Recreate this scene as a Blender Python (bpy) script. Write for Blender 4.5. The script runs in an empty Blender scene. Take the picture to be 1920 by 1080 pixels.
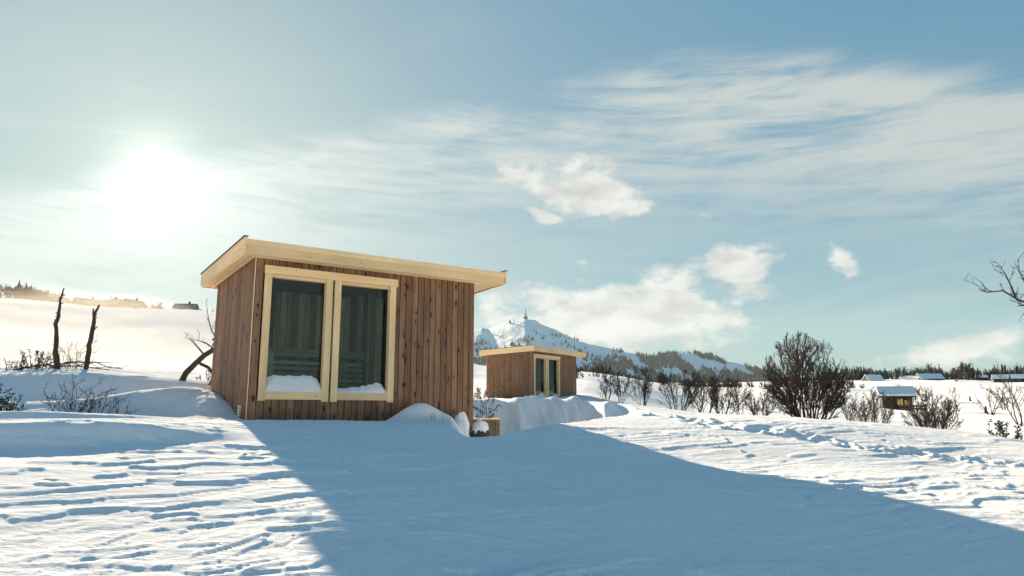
import bpy, math, random
import numpy as np
from math import radians as R, sin, cos, pi, tan, atan2, sqrt
from mathutils import Vector, Matrix

# ------------------------------------------------------------------ camera, sky, sun, exposure
S = bpy.context.scene
C = S.collection
F, PITCH = 1324.4, R(9.944)                       # focal length in photo pixels (1920 wide), tilt upwards
cam = bpy.data.cameras.new('camera'); cam.sensor_width = 36; cam.lens = F / 1920 * 36
cam.clip_start = .1; cam.clip_end = 30000
camo = bpy.data.objects.new('camera', cam); C.objects.link(camo)
camo.location = (0, 0, 0); camo.rotation_euler = (pi / 2 + PITCH, 0, 0); S.camera = camo

SUN_AZ, SUN_EL = R(-27.9), R(17.2)
SUN_DIR = Vector((sin(SUN_AZ) * cos(SUN_EL), cos(SUN_AZ) * cos(SUN_EL), sin(SUN_EL)))
sl = bpy.data.lights.new('sun', 'SUN'); sl.energy = 4.8; sl.angle = R(.5); sl.color = (1, .81, .58)
so = bpy.data.objects.new('sun', sl); C.objects.link(so)
so.rotation_euler = SUN_DIR.to_track_quat('Z', 'Y').to_euler()

S.render.engine = 'CYCLES'
S.cycles.use_denoising = True
S.cycles.max_bounces = 6; S.cycles.diffuse_bounces = 3; S.cycles.glossy_bounces = 3
S.cycles.transparent_max_bounces = 12; S.cycles.volume_bounces = 1
S.view_settings.view_transform = 'Standard'; S.view_settings.look = 'None'
S.view_settings.exposure = 1.8; S.view_settings.gamma = 1

def ray(px, py):
    u, v = (px - 960) / F, (540 - py) / F
    return Vector((u, cos(PITCH) - v * sin(PITCH), sin(PITCH) + v * cos(PITCH)))
def azel(px, py):
    d = ray(px, py).normalized(); return math.degrees(atan2(d.x, d.y)), math.degrees(math.asin(d.z))

class X:                                            # tiny expression -> math node helper
    nt = None
    def __init__(s, k): s.k = k
    @staticmethod
    def m(op, *a):
        n = X.nt.nodes.new('ShaderNodeMath'); n.operation = op
        for i, v in enumerate(a):
            if isinstance(v, X): X.nt.links.new(v.k, n.inputs[i])
            else: n.inputs[i].default_value = v
        return X(n.outputs[0])
    def __add__(s, o): return X.m('ADD', s, o)
    __radd__ = __add__
    def __sub__(s, o): return X.m('SUBTRACT', s, o)
    def __rsub__(s, o): return X.m('SUBTRACT', o, s)
    def __mul__(s, o): return X.m('MULTIPLY', s, o)
    __rmul__ = __mul__
    def __truediv__(s, o): return X.m('DIVIDE', s, o)
def sstep(a, b, v):
    n = X.nt.nodes.new('ShaderNodeMapRange'); n.interpolation_type = 'SMOOTHSTEP'
    X.nt.links.new(v.k, n.inputs[0]); n.inputs[1].default_value = a; n.inputs[2].default_value = b
    return X(n.outputs[0])
def comb(x, y, z):
    n = X.nt.nodes.new('ShaderNodeCombineXYZ')
    for i, v in enumerate((x, y, z)):
        if isinstance(v, X): X.nt.links.new(v.k, n.inputs[i])
        else: n.inputs[i].default_value = v
    return n.outputs[0]
def noise(vec, scale, detail=4, rough=.55, dist=0):
    n = X.nt.nodes.new('ShaderNodeTexNoise'); n.inputs['Scale'].default_value = scale
    n.inputs['Detail'].default_value = detail; n.inputs['Roughness'].default_value = rough
    n.inputs['Distortion'].default_value = dist
    if vec is not None: X.nt.links.new(vec, n.inputs['Vector'])
    return X(n.outputs[0])
def mixc(fac, a, b, mode='MIX'):
    n = X.nt.nodes.new('ShaderNodeMix'); n.data_type = 'RGBA'; n.blend_type = mode; n.clamp_factor = True
    if isinstance(fac, X): X.nt.links.new(fac.k, n.inputs[0])
    else: n.inputs[0].default_value = fac
    for i, v in ((6, a), (7, b)):
        if isinstance(v, tuple): n.inputs[i].default_value = (*v, 1)
        else: X.nt.links.new(v, n.inputs[i])
    return n.outputs[2]

SKY = .1
def make_world():
    w = bpy.data.worlds.new('World'); S.world = w; w.use_nodes = True
    nt = w.node_tree; nt.nodes.clear(); X.nt = nt
    out = nt.nodes.new('ShaderNodeOutputWorld'); bg = nt.nodes.new('ShaderNodeBackground')
    bg.inputs[1].default_value = SKY
    sky = nt.nodes.new('ShaderNodeTexSky'); sky.sky_type = 'NISHITA'; sky.sun_disc = False
    sky.sun_elevation = SUN_EL; sky.sun_rotation = SUN_AZ; sky.altitude = 900
    sky.air_density = 1.0; sky.dust_density = 1.1; sky.ozone_density = 1.0
    gm = nt.nodes.new('ShaderNodeGamma'); gm.inputs[1].default_value = .62; nt.links.new(sky.outputs[0], gm.inputs[0])
    hs = nt.nodes.new('ShaderNodeHueSaturation'); hs.inputs['Saturation'].default_value = 2.45; 
    ma_ = nt.nodes.new('ShaderNodeVectorMath'); ma_.operation = 'MULTIPLY_ADD'; nt.links.new(gm.outputs[0], ma_.inputs[0])
    ma_.inputs[1].default_value = (.42, .42, .42); ma_.inputs[2].default_value = (.70, .70, .70)
    dv = nt.nodes.new('ShaderNodeVectorMath'); dv.operation = 'DIVIDE'; nt.links.new(gm.outputs[0], dv.inputs[0]); nt.links.new(ma_.outputs[0], dv.inputs[1])
    nt.links.new(dv.outputs[0], hs.inputs['Color'])
    skyc = mixc(1, hs.outputs[0], (.73, .98, 1.0), 'MULTIPLY')
    tc = nt.nodes.new('ShaderNodeTexCoord'); sp = nt.nodes.new('ShaderNodeSeparateXYZ')
    nt.links.new(tc.outputs['Generated'], sp.inputs[0])
    x, y, z = (X(o) for o in sp.outputs)
    az = X.m('ARCTAN2', x, y) * (180 / pi)
    el = X.m('ARCSINE', z) * (180 / pi)
    cs = x * SUN_DIR.x + y * SUN_DIR.y + z * SUN_DIR.z
    ang = X.m('ARCCOSINE', X.m('MINIMUM', cs, .99999)) * (180 / pi)
    # high cirrus: a long sheet rising to the right, streaks below it
    t = R(8)
    u = az * cos(t) + el * sin(t); v = el * cos(t) - az * sin(t)
    wn = noise(comb(u * .03, v * .06, 1.7), 1.6, 3, .5) - .5
    f1 = noise(comb(u * .024, (v + wn * 9) * .11, .3), 1.5, 9, .62, .35)
    f2 = noise(comb(u * .02, (v + wn * 5) * .33, 4.3), 1.5, 7, .6, .2)
    fine = noise(comb((u - v * .5) * .055, (v + u * .2) * .5, 7.7), 1.6, 8, .66, .5)
    q = az * az
    elup = 26.3 + az * .16 - q * .0055 - q * az * 5e-5 + wn * 5 + (f1 - .5) * 4.5 + (fine - .5) * 2
    edge = sstep(-.3, 3.2, elup - el)
    body = sstep(-17, -5, el - elup)
    cir = edge * body * sstep(.34, .6, f1 * .5 + fine * .52) * .95
    low = sstep(.46, .78, f2 * .8 + fine * .22) * sstep(30, 12, el) * .5
    thin = sstep(.5, .85, f1) * .12
    dens = X.m('MAXIMUM', X.m('MAXIMUM', cir, low), thin)
    dens = X.m('MINIMUM', dens, .92)
    fwd = X.m('EXPONENT', ang * (-1 / 17.0)) * 1.0
    k = fwd + 1.7
    cc = nt.nodes.new('ShaderNodeVectorMath'); cc.operation = 'SCALE'; cc.inputs[0].default_value = (.95, 1.03, 1.0)
    nt.links.new(k.k, cc.inputs['Scale'])
    col = mixc(dens, skyc, cc.outputs[0])
    # small fair-weather clouds near the horizon
    cn = noise(comb(az * .16, el * .26, 2.2), 1.3, 8, .58, .25)
    cn2 = noise(comb(az * .45, el * .75, 5.2), 1.0, 8, .62, .3)
    tot = None
    for (px, py, wx, wy, tilt, g) in ((1105, 360, 165, 60, .22, 1.2), (1010, 400, 60, 16, .3, .8), (1150, 590, 255, 80, .12, 1.3), (1250, 545, 110, 55, -.2, 1.2), (985, 605, 130, 50, 0, 1.0),
                                      (1400, 508, 110, 52, .12, 1.1), (1582, 495, 60, 36, .6, .8), (1800, 655, 240, 38, -.1, .95), (1880, 640, 160, 28, -.1, .9)):
        a0, e0 = azel(px, py); a1 = azel(px + wx, py)[0]; e1 = azel(px, py - wy)[1]
        sx, sy = a1 - a0, e1 - e0
        dx = az - a0; dy = el - e0
        rx = (dx * cos(tilt) - dy * sin(tilt)) / sx; ry = (dx * sin(tilt) + dy * cos(tilt)) / sy
        rr = X.m('SQRT', rx * rx + ry * ry)
        b = (1.25 - rr) * g
        tot = b if tot is None else X.m('MAXIMUM', tot, b)
    cum = sstep(.24, .66, tot * .72 + (cn - .5) * 1.8 + (cn2 - .5) * 1.0)
    shade = sstep(.35, .75, noise(comb(az * .2, el * .45 + .25, 9.2), 1.4, 6, .55, .2))
    cb = nt.nodes.new('ShaderNodeVectorMath'); cb.operation = 'SCALE'; cb.inputs[0].default_value = (1.0, 1.0, .95)
    nt.links.new((fwd * .3 + 2.45 - shade * .8).k, cb.inputs['Scale'])
    col = mixc(cum * .9, col, cb.outputs[0])
    # aureole of the low sun in thin ice cloud
    gl = X.m('EXPONENT', ang * (-1 / 1.5)) * 3.0 + X.m('EXPONENT', ang * (-1 / 7.0)) * .45
    ga = nt.nodes.new('ShaderNodeVectorMath'); ga.operation = 'SCALE'; ga.inputs[0].default_value = (1, .93, .80)
    nt.links.new(gl.k, ga.inputs['Scale'])
    ad = nt.nodes.new('ShaderNodeVectorMath'); ad.operation = 'ADD'
    nt.links.new(col, ad.inputs[0]); nt.links.new(ga.outputs[0], ad.inputs[1])
    nt.links.new(ad.outputs[0], bg.inputs[0]); nt.links.new(bg.outputs[0], out.inputs[0])
make_world()

# ------------------------------------------------------------------ helpers
def tag(o, label=None, cat=None, group=None, kind=None):
    if label: o['label'] = label
    if cat: o['category'] = cat
    if group: o['group'] = group
    if kind: o['kind'] = kind
    return o
def empty(name, loc, rz=0, label=None, cat=None, group=None):
    o = bpy.data.objects.new(name, None); C.objects.link(o); o.location = loc; o.rotation_euler = (0, 0, rz)
    o.empty_display_size = .1
    return tag(o, label, cat, group)
def copy_tree(o, parent=None):
    c = o.copy(); C.objects.link(c); c.parent = parent
    for ch in list(o.children):
        if ch != c: copy_tree(ch, c)
    return c
class MB:
    def __init__(s): s.v = []; s.f = []
    def box(s, x0, x1, y0, y1, z0, z1, ch=0, face='-y'):
        b = len(s.v)
        if ch:                                      # chamfered towards -y
            s.v += [(x0, y1, z0), (x1, y1, z0), (x1, y0 + ch, z0), (x1 - ch, y0, z0), (x0 + ch, y0, z0), (x0, y0 + ch, z0)]
            s.v += [(x, y, z1) for x, y, z in s.v[b:b + 6]]
            s.f += [[b + 5 - i for i in range(6)], [b + 6 + i for i in range(6)]]
            # ring order is clockwise seen from above, so flip
            s.f[-2].reverse(); s.f[-1].reverse()
            for i in range(6): j = (i + 1) % 6; s.f.append([b + j, b + i, b + 6 + i, b + 6 + j])
        else:
            s.v += [(x, y, z) for z in (z0, z1) for y in (y0, y1) for x in (x0, x1)]
            s.f += [[b + i for i in q] for q in ((0, 2, 3, 1), (4, 5, 7, 6), (0, 1, 5, 4), (2, 6, 7, 3), (0, 4, 6, 2), (1, 3, 7, 5))]
        return s
    def hexa(s, p):                                 # 8 points, bottom ring then top ring (counter-clockwise)
        b = len(s.v); s.v += [tuple(q) for q in p]
        s.f += [[b + i for i in q] for q in ((3, 2, 1, 0), (4, 5, 6, 7), (0, 1, 5, 4), (1, 2, 6, 5), (2, 3, 7, 6), (3, 0, 4, 7))]
        return s
    def tube(s, pts, rad, n=5, cap=True):
        pts = [Vector(p) for p in pts]; b = len(s.v); k = len(pts)
        ref = Vector((.31, .17, .93))
        for i, p in enumerate(pts):
            d = (pts[min(i + 1, k - 1)] - pts[max(i - 1, 0)]).normalized()
            a = d.cross(ref)
            if a.length < .05: a = d.cross(Vector((1, 0, 0)))
            a.normalize(); c = d.cross(a)
            r = rad[i] if isinstance(rad, (list, tuple)) else rad
            for j in range(n):
                t = 2 * pi * j / n; q = p + (a * cos(t) + c * sin(t)) * r; s.v.append((q.x, q.y, q.z))
        for i in range(k - 1):
            for j in range(n):
                j2 = (j + 1) % n
                s.f.append([b + i * n + j, b + i * n + j2, b + (i + 1) * n + j2, b + (i + 1) * n + j])
        if cap:
            s.f.append([b + j for j in range(n)][::-1]); s.f.append([b + (k - 1) * n + j for j in range(n)])
        return s
    def mesh(s, name, mat, smooth=False):
        m = bpy.data.meshes.new(name); m.from_pydata(s.v, [], s.f)
        if mat: m.materials.append(mat)
        if smooth: m.polygons.foreach_set('use_smooth', [True] * len(m.polygons))
        m.update(); return m
    def build(s, name, mat, parent=None, smooth=False, loc=None, rz=0):
        o = bpy.data.objects.new(name, s.mesh(name, mat, smooth)); C.objects.link(o); o.parent = parent
        if loc is not None: o.location = loc
        o.rotation_euler.z = rz
        return o
def link(name, mesh, parent=None, loc=(0, 0, 0), rz=0):
    o = bpy.data.objects.new(name, mesh); C.objects.link(o); o.parent = parent; o.location = loc; o.rotation_euler.z = rz
    return o

# ------------------------------------------------------------------ materials
def new_mat(name):
    m = bpy.data.materials.new(name); m.use_nodes = True; X.nt = m.node_tree
    return m, m.node_tree, m.node_tree.nodes['Principled BSDF']
def bump(nt, bs, h, strength, dist):
    b = nt.nodes.new('ShaderNodeBump'); b.inputs['Strength'].default_value = strength; b.inputs['Distance'].default_value = dist
    nt.links.new(h.k, b.inputs['Height']); nt.links.new(b.outputs[0], bs.inputs['Normal'])
def mat_plain(name, c, rough=.7, metal=0, var=.0, scale=6, emit=None):
    m, nt, b = new_mat(name); b.inputs['Roughness'].default_value = rough; b.inputs['Metallic'].default_value = metal
    tc = nt.nodes.new('ShaderNodeTexCoord')
    n = noise(tc.outputs['Object'], scale, 4)
    k = tuple(v * (1 - var) for v in c); l = tuple(min(1, v * (1 + var)) for v in c)
    nt.links.new(mixc(n, k, l), b.inputs['Base Color'])
    if emit: b.inputs['Emission Color'].default_value = (*emit[0], 1); b.inputs['Emission Strength'].default_value = emit[1]
    return m
def mat_wood(name, light, dark, knot, axis='z', knots=.07, var=.35, rough=.62, kscale=1.0):
    m, nt, b = new_mat(name); b.inputs['Roughness'].default_value = rough; b.inputs['Specular IOR Level'].default_value = .25
    tc = nt.nodes.new('ShaderNodeTexCoord'); oi = nt.nodes.new('ShaderNodeObjectInfo')
    rnd = X(oi.outputs['Random']); sp = nt.nodes.new('ShaderNodeSeparateXYZ'); nt.links.new(tc.outputs['Object'], sp.inputs[0])
    x, y, z = (X(o) for o in sp.outputs)
    if axis == 'x': x, z = z, x
    if axis == 'y': y, z = z, y
    ro = rnd * 63.7
    g = noise(comb((x + ro) * 26, y * 26, z * 1.3 + ro), 1.0, 5, .6, .4)
    gf = noise(comb((x + ro) * 120, y * 120, z * 3.0 + ro), 1.0, 3, .6)
    blot = noise(comb(x * 3 + ro, y * 3, z * .9 + ro), 1.0, 2)
    vo = nt.nodes.new('ShaderNodeTexVoronoi'); vo.inputs['Scale'].default_value = 1.0; vo.voronoi_dimensions = '2D'
    wob = noise(comb(x * 20 + ro, y * 20, z * 16), 1.0, 2) * .12
    nt.links.new(comb((x + y) * 7.5 * kscale + ro + wob, z * 3.6 * kscale + ro * 1.7 + wob, 0), vo.inputs['Vector'])
    kd = X(vo.outputs['Distance']); spc = nt.nodes.new('ShaderNodeSeparateColor'); nt.links.new(vo.outputs['Color'], spc.inputs[0])
    ksz = X(spc.outputs[0]) * X(spc.outputs[0]) * knots * 2.6
    kn = sstep(.05, -.03, kd - ksz + .045)
    halo = sstep(.34, .05, kd - ksz) * .28
    c1 = mixc(sstep(.25, .75, g * .7 + gf * .3), dark, light)
    c2 = mixc(halo, c1, dark)
    br = nt.nodes.new('ShaderNodeVectorMath'); br.operation = 'SCALE'; nt.links.new(c2, br.inputs[0])
    nt.links.new((rnd * var + (1 - var / 2) + (blot - .5) * .6).k, br.inputs['Scale'])
    nt.links.new(mixc(kn, br.outputs[0], knot), b.inputs['Base Color'])
    bump(nt, b, g * .6 + gf * .4, .35, .004)
    return m
M = {}
M['board'] = mat_wood('brown_cladding', (.32, .175, .098), (.14, .075, .044), (.035, .02, .014), 'z', .09, .5)
M['trim_z'] = mat_wood('pale_pine_upright', (.93, .68, .39), (.84, .57, .30), (.16, .07, .03), 'z', .035, .14, .55, 1.3)
M['trim_x'] = mat_wood('pale_pine_level', (.93, .68, .39), (.84, .57, .30), (.16, .07, .03), 'x', .035, .14, .55, 1.3)
M['trim_y'] = mat_wood('pale_pine_deep', (.93, .68, .39), (.84, .57, .30), (.16, .07, .03), 'y', .035, .14, .55, 1.3)
M['inner'] = mat_wood('interior_panel_wood', (.74, .55, .34), (.50, .34, .2), (.15, .08, .04), 'z', .03, 1.0)
M['inner_x'] = mat_wood('interior_bench_wood', (.74, .55, .34), (.58, .4, .24), (.15, .08, .04), 'x', .03, .5)
M['box'] = mat_wood('weathered_box_wood', (.30, .20, .10), (.17, .11, .06), (.03, .02, .015), 'x', .05, .3)
M['core'] = mat_plain('dark_wall_core', (.02, .012, .009), .9)
M['felt'] = mat_plain('roof_felt', (.05, .045, .04), .85, 0, .3)
M['cap'] = mat_plain('dark_metal_cap', (.09, .07, .06), .45, .4, .2)
M['white'] = mat_plain('white_plastic', (.75, .76, .74), .4)
M['black'] = mat_plain('black_upholstery', (.012, .013, .014), .5)
M['bark'] = mat_plain('grey_bark', (.055, .042, .035), .95, 0, .6, 30)
M['twig'] = mat_plain('brown_twigs', (.058, .042, .034), .9, 0, .4, 12)
M['twig_far'] = mat_plain('dark_twigs', (.050, .032, .026), .9, 0, .4, 8)
M['dry'] = mat_plain('dry_leaves', (.22, .11, .05), .9, 0, .5, 20)
M['needle'] = mat_plain('juniper_needles', (.022, .034, .020), .9, 0, .5, 20)
M['conifer'] = mat_plain('far_conifers', (.020, .030, .026), .9, 0, .4, .05)
M['hutwood'] = mat_plain('tarred_timber', (.018, .014, .012), .85, 0, .4, 3)
M['farwood'] = mat_plain('brown_timber', (.13, .075, .045), .85, 0, .4, 2)
M['yellow'] = mat_plain('yellow_pane_glow', (.5, .36, .08), .5, 0, .1, 5, ((1, .62, .13), .05))  # faint emission stands in for the yellow reflection in the panes
M['darkglass'] = mat_plain('dark_window', (.02, .022, .025), .15)
M['frostroof'] = mat_plain('frosted_plank_roof', (.34, .26, .19), .9, 0, .35, 1.5)
M['stone'] = mat_plain('dark_stone', (.06, .055, .05), .9, 0, .5, 9)
M['mast'] = mat_plain('mast_steel', (.06, .055, .06), .6)

def mat_snow(name, fine=True, col=(.86, .87, .88)):
    m, nt, b = new_mat(name); b.inputs['Roughness'].default_value = .75; b.inputs['Specular IOR Level'].default_value = 0
    ge = nt.nodes.new('ShaderNodeNewGeometry')
    pos = ge.outputs['Position']
    mp = nt.nodes.new('ShaderNodeMapping'); nt.links.new(pos, mp.inputs[0]); mp.inputs['Rotation'].default_value = (0, 0, R(-14)); mp.inputs['Scale'].default_value = (1, 2.6, 2)
    a = noise(mp.outputs[0], 5.5, 6, .6, .5)
    g = noise(pos, 90, 3, .7)
    nt.links.new(mixc(a, tuple(v * .93 for v in col), col), b.inputs['Base Color'])
    if fine: bump(nt, b, a * 1.0 + g * .26, .55, .035)
    else: bump(nt, b, a, .4, .05)
    return m
M['snow'] = mat_snow('wind_packed_snow')
M['snow_soft'] = mat_snow('loose_snow', False)

def mat_mountain():
    m, nt, b = new_mat('mountain_snow'); b.inputs['Roughness'].default_value = .8
    ge = nt.nodes.new('ShaderNodeNewGeometry'); pos = ge.outputs['Position']
    n1 = noise(pos, .012, 8, .65, .3); n2 = noise(pos, .05, 5, .7)
    rock = sstep(.60, .66, n1 * .62 + n2 * .42)
    nt.links.new(mixc(rock * .8, (.84, .86, .88), (.06, .06, .065)), b.inputs['Base Color'])
    bump(nt, b, n1 + n2 * .5, .6, 18)
    return m
M['mountain'] = mat_mountain()
def mat_glass():
    m = bpy.data.materials.new('tinted_glass'); m.use_nodes = True; nt = m.node_tree; nt.nodes.clear(); X.nt = nt
    o = nt.nodes.new('ShaderNodeOutputMaterial'); t = nt.nodes.new('ShaderNodeBsdfTransparent'); t.inputs[0].default_value = (.76, .84, .87, 1)
    g = nt.nodes.new('ShaderNodeBsdfGlossy'); g.inputs['Roughness'].default_value = .015; g.inputs[0].default_value = (.8, .95, 1, 1)
    fr = nt.nodes.new('ShaderNodeFresnel'); fr.inputs[0].default_value = 1.5
    mx = nt.nodes.new('ShaderNodeMixShader'); nt.links.new((X(fr.outputs[0]) * (1 - X(nt.nodes.new('ShaderNodeNewGeometry').outputs['Backfacing'])) * 1.0).k, mx.inputs[0])
    nt.links.new(t.outputs[0], mx.inputs[1]); nt.links.new(g.outputs[0], mx.inputs[2]); nt.links.new(mx.outputs[0], o.inputs[0])
    return m
M['glass'] = mat_glass()
def mat_volume(name, dens, col, an):
    m = bpy.data.materials.new(name); m.use_nodes = True; nt = m.node_tree; nt.nodes.clear()
    o = nt.nodes.new('ShaderNodeOutputMaterial'); v = nt.nodes.new('ShaderNodeVolumePrincipled')
    v.inputs['Color'].default_value = (*col, 1); v.inputs['Density'].default_value = dens; v.inputs['Anisotropy'].default_value = an
    nt.links.new(v.outputs[0], o.inputs['Volume']); return m

# ------------------------------------------------------------------ terrain
_rs = np.random.RandomState(7)
_perm = _rs.permutation(512); _perm = np.concatenate([_perm, _perm, _perm])
_ga = _rs.rand(512) * 2 * pi; _gx, _gy = np.cos(_ga), np.sin(_ga)
def perlin(x, y):
    xi = np.floor(x).astype(np.int64); yi = np.floor(y).astype(np.int64); fx = x - xi; fy = y - yi
    u = fx ** 3 * (fx * (fx * 6 - 15) + 10); v = fy ** 3 * (fy * (fy * 6 - 15) + 10)
    def g(a, b, dx, dy):
        h = _perm[(_perm[a % 512] + b) % 512]; return _gx[h] * dx + _gy[h] * dy
    n00 = g(xi, yi, fx, fy); n10 = g(xi + 1, yi, fx - 1, fy); n01 = g(xi, yi + 1, fx, fy - 1); n11 = g(xi + 1, yi + 1, fx - 1, fy - 1)
    return (n00 * (1 - u) + n10 * u) * (1 - v) + (n01 * (1 - u) + n11 * u) * v
def fbm(x, y, o=4, g=.5):
    t = 0; a = 1
    for i in range(o): t = t + a * perlin(x + 17.3 * i, y - 9.1 * i); x = x * 2.03; y = y * 2.03; a *= g
    return t
def ss(a, b, x):
    t = np.clip((x - a) / (b - a), 0, 1); return t * t * (3 - 2 * t)

TPX = np.array([-400, 0, 200, 400, 600, 880, 1000, 1100, 1200, 1300, 1500, 1700, 1920, 2300.])
TR = np.array([14, 15.7, 17.5, 19.5, 25, 34, 60, 110, 300, 700, 2000, 7000.])
TY = np.array([
 [768, 766, 765, 764, 770, 778, 776, 772, 773, 778, 787, 805, 828, 865],
 [763, 757, 756, 757, 762, 760, 766, 765, 768, 776, 786, 804, 826, 865],
 [697, 697, 699, 716, 735, 752, 755, 757, 763, 774, 785, 803, 825, 865],
 [692, 691, 692, 708, 725, 748, 754, 757, 764, 776, 790, 810, 830, 868],
 [698, 696, 697, 712, 728, 746, 751, 757, 768, 782, 800, 825, 834, 868],
 [705, 703, 700, 712, 728, 744, 750, 748, 762, 782, 800, 818, 826, 850],
 [705, 700, 698, 700, 712, 728, 722, 708, 726, 752, 770, 790, 802, 820],
 [692, 692, 692, 692, 700, 715, 712, 714, 730, 745, 755, 773, 779, 790],
 [560, 571, 588, 597, 650, 690, 702, 708, 720, 732, 732, 734, 738, 742],
 [545, 566, 600, 610, 650, 690, 700, 708, 718, 722, 718, 715, 716, 718],
 [560, 600, 620, 640, 680, 705, 715, 720, 728, 732, 732, 732, 732, 732],
 [772] * 14], float)
_az = np.array([atan2(ray(p, 700).x, ray(p, 700).y) for p in TPX])
_tz = np.zeros_like(TY)
for i in range(TY.shape[0]):
    for j in range(TY.shape[1]):
        d = ray(TPX[j], TY[i, j]); _tz[i, j] = d.z / sqrt(d.x ** 2 + d.y ** 2) * TR[i]
_lr = np.log(TR)
def _cat(xs, x):
    i = np.clip(np.searchsorted(xs, x) - 1, 0, len(xs) - 2); t = np.clip((x - xs[i]) / (xs[i + 1] - xs[i]), 0, 1); return i, t
def table(az, r):
    i, t = _cat(_lr, np.log(np.maximum(r, 1))); j, s = _cat(_az, az)
    n, m = _tz.shape
    def row(k):
        k = np.clip(k, 0, n - 1); a, b, c, d = (_tz[k, np.clip(j + q, 0, m - 1)] for q in (-1, 0, 1, 2))
        return b + .5 * s * (c - a + s * (2 * a - 5 * b + 4 * c - d + s * (3 * (b - c) + d - a)))
    b, c = row(i), row(i + 1)
    e = t * t * (3 - 2 * t) * .5 + t * .5
    return b + (c - b) * e
def pxaz(px): d = ray(px, 760); return atan2(d.x, d.y)
def bump2(x, y, cx, cy, ang, sl, sw):
    dx, dy = x - cx, y - cy; a = dx * cos(ang) + dy * sin(ang); b = -dx * sin(ang) + dy * cos(ang)
    return np.exp(-(a / sl) ** 2 - (b / sw) ** 2)
CA1, CX1, CY1, CZ1 = R(34.64), -4.085, 11.057, .192
CA2, CX2, CY2, CZ2 = R(55.0), .905, 32.65, .526
W, D, ZT, SL = 4.08, 2.6, 2.232, .029
def base(x, y):
    r = np.hypot(x, y) + 1e-6; az = np.arctan2(x, y)
    s = -.4556 * x + .8902 * y
    over = np.log1p(np.exp(np.clip((s - 9.9) * 2.2, -40, 40))) / 2.2
    zp = -1.28 + .1195 * s - over * .148
    zp = np.maximum(zp, -6 + .02 * s)
    zt = table(az, r)
    z = zp + (zt - zp) * ss(11.6, 15.6, r)
    # broad undulation
    z = z + fbm(x * .23, y * .3, 2) * .10 * ss(3, 8, r) * ss(60, 20, r)
    z = z + fbm(x * .02, y * .02, 4) * 1.2 * ss(40, 160, r) + fbm(x * .12, y * .12, 3) * .22 * ss(20, 45, r)
    # terrace lip left of the cabin: throws the long shadow band
    lx = x + 2.75; wob = fbm(x * .6, y * .2 + 3, 2) * .35
    sr = s - 8.55 - wob * .8 - .10 * lx
    z = z + .20 * np.where(sr < 0, np.exp(-(sr / .26) ** 2), np.exp(-(sr / 1.3) ** 2)) * ss(.2, -1.6, lx)
    sr2 = s - 10.1 - wob * .8 + .05 * lx
    z = z + .13 * np.where(sr2 < 0, np.exp(-(sr2 / .2) ** 2), np.exp(-(sr2 / .9) ** 2)) * ss(-1.0, -3, lx)
    # drift blown up against the left end wall
    z = z + .42 * bump2(x, y, -5.95, 12.75, R(18), 1.35, .75) * ss(11.2, 12.2, r)
    z = z + .26 * bump2(x, y, -5.0, 12.0, R(124), .75, .5) * ss(10.6, 11.6, r)
    z = z + .10 * bump2(x, y, -7.6, 12.0, R(10), 1.6, .4)
    # scoop under the middle of the front wall, drift near its right end
    z = z - .13 * bump2(x, y, -2.35, 12.0, CA1, .9, .6)
    z = z + .30 * bump2(x, y, -1.62, 12.42, CA1, .48, .26) + .10 * bump2(x, y, -1.9, 12.0, CA1, .7, .3)
    # trench between the cabins and its fluted snow wall
    px = 960 + F * np.tan(az) * .985
    rc = np.interp(px, [700, 880, 940, 1085, 1180, 1230], [9.4, 9.1, 9.3, 11.2, 13.2, 14])
    fl = perlin(px * .014, 3.7 + 0 * px) * .9 + perlin(px * .033 + r * .8, 8.1 + r * .9) * .55 + perlin(px * .09 + r * 2, r * 1.7) * .22
    rb = np.interp(px, [700, 880, 940, 1050, 1170, 1230], [17.2, 17.2, 17.4, 17.2, 16.0, 15.0]) + fl
    w = ss(845, 905, px) * ss(-.1, 1.5, r - rc) * (1 - ss(-1.9, -.02, r - rb) ** 2.4) * ss(1225, 1095, px) * ss(640, 760, px)
    z = z + (-.8 - z) * w
    lip = np.exp(-((r - rb - .12) / .28) ** 2) * ss(1215, 1150, px) * ss(850, 920, px)
    z = z + lip * (.06 + .16 * perlin(px * .035, 1.3 + 0 * px))
    return z
def sastrugi(x, y):
    r = np.hypot(x, y)
    a = R(27); u = x * cos(a) + y * sin(a); v = -x * sin(a) + y * cos(a)
    wu = fbm(u * .5, v * .8, 3) * .55; wv = fbm(u * .45 + 9, v * .9 - 4, 3) * .38
    tot = 0
    for (fu, fv, A, th, seed) in ((.55, 2.2, .040, .04, 0), (1.05, 4.4, .032, .06, 31), (2.3, 9.4, .013, .02, 63), (6.5, 17., .005, .0, 97)):
        n = perlin((u + wu) * fu + seed, (v + wv) * fv + seed * .7) + .35 * perlin((u + wu) * fu * 2.3 + seed, (v + wv) * fv * 2.1 - seed)
        mk = ss(-.25, .35, perlin(u * .33 + seed * 1.3, v * .55 + seed))
        tot = tot + A * (ss(th, th + .055, n) * np.exp(-np.maximum(n - th, 0) * 2.2) * 1.1 * mk + np.clip(n, -.5, .8) * .22)
    # smoother in the lee of the cabin
    s = -.4556 * x + .8902 * y; tlat = .8902 * x + .4556 * y
    lee = ss(-.2, 1.2, tlat - 1.4) * ss(9.3, 7.8, tlat - .28 * s)
    lee = lee * .1
    amp = (1 - lee) * (.56 - .14 * ss(7, 14, r)) * ss(30, 16, r) + .3 * ss(16, 30, r) * ss(90, 30, r)
    return tot * amp * 1.0
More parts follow.
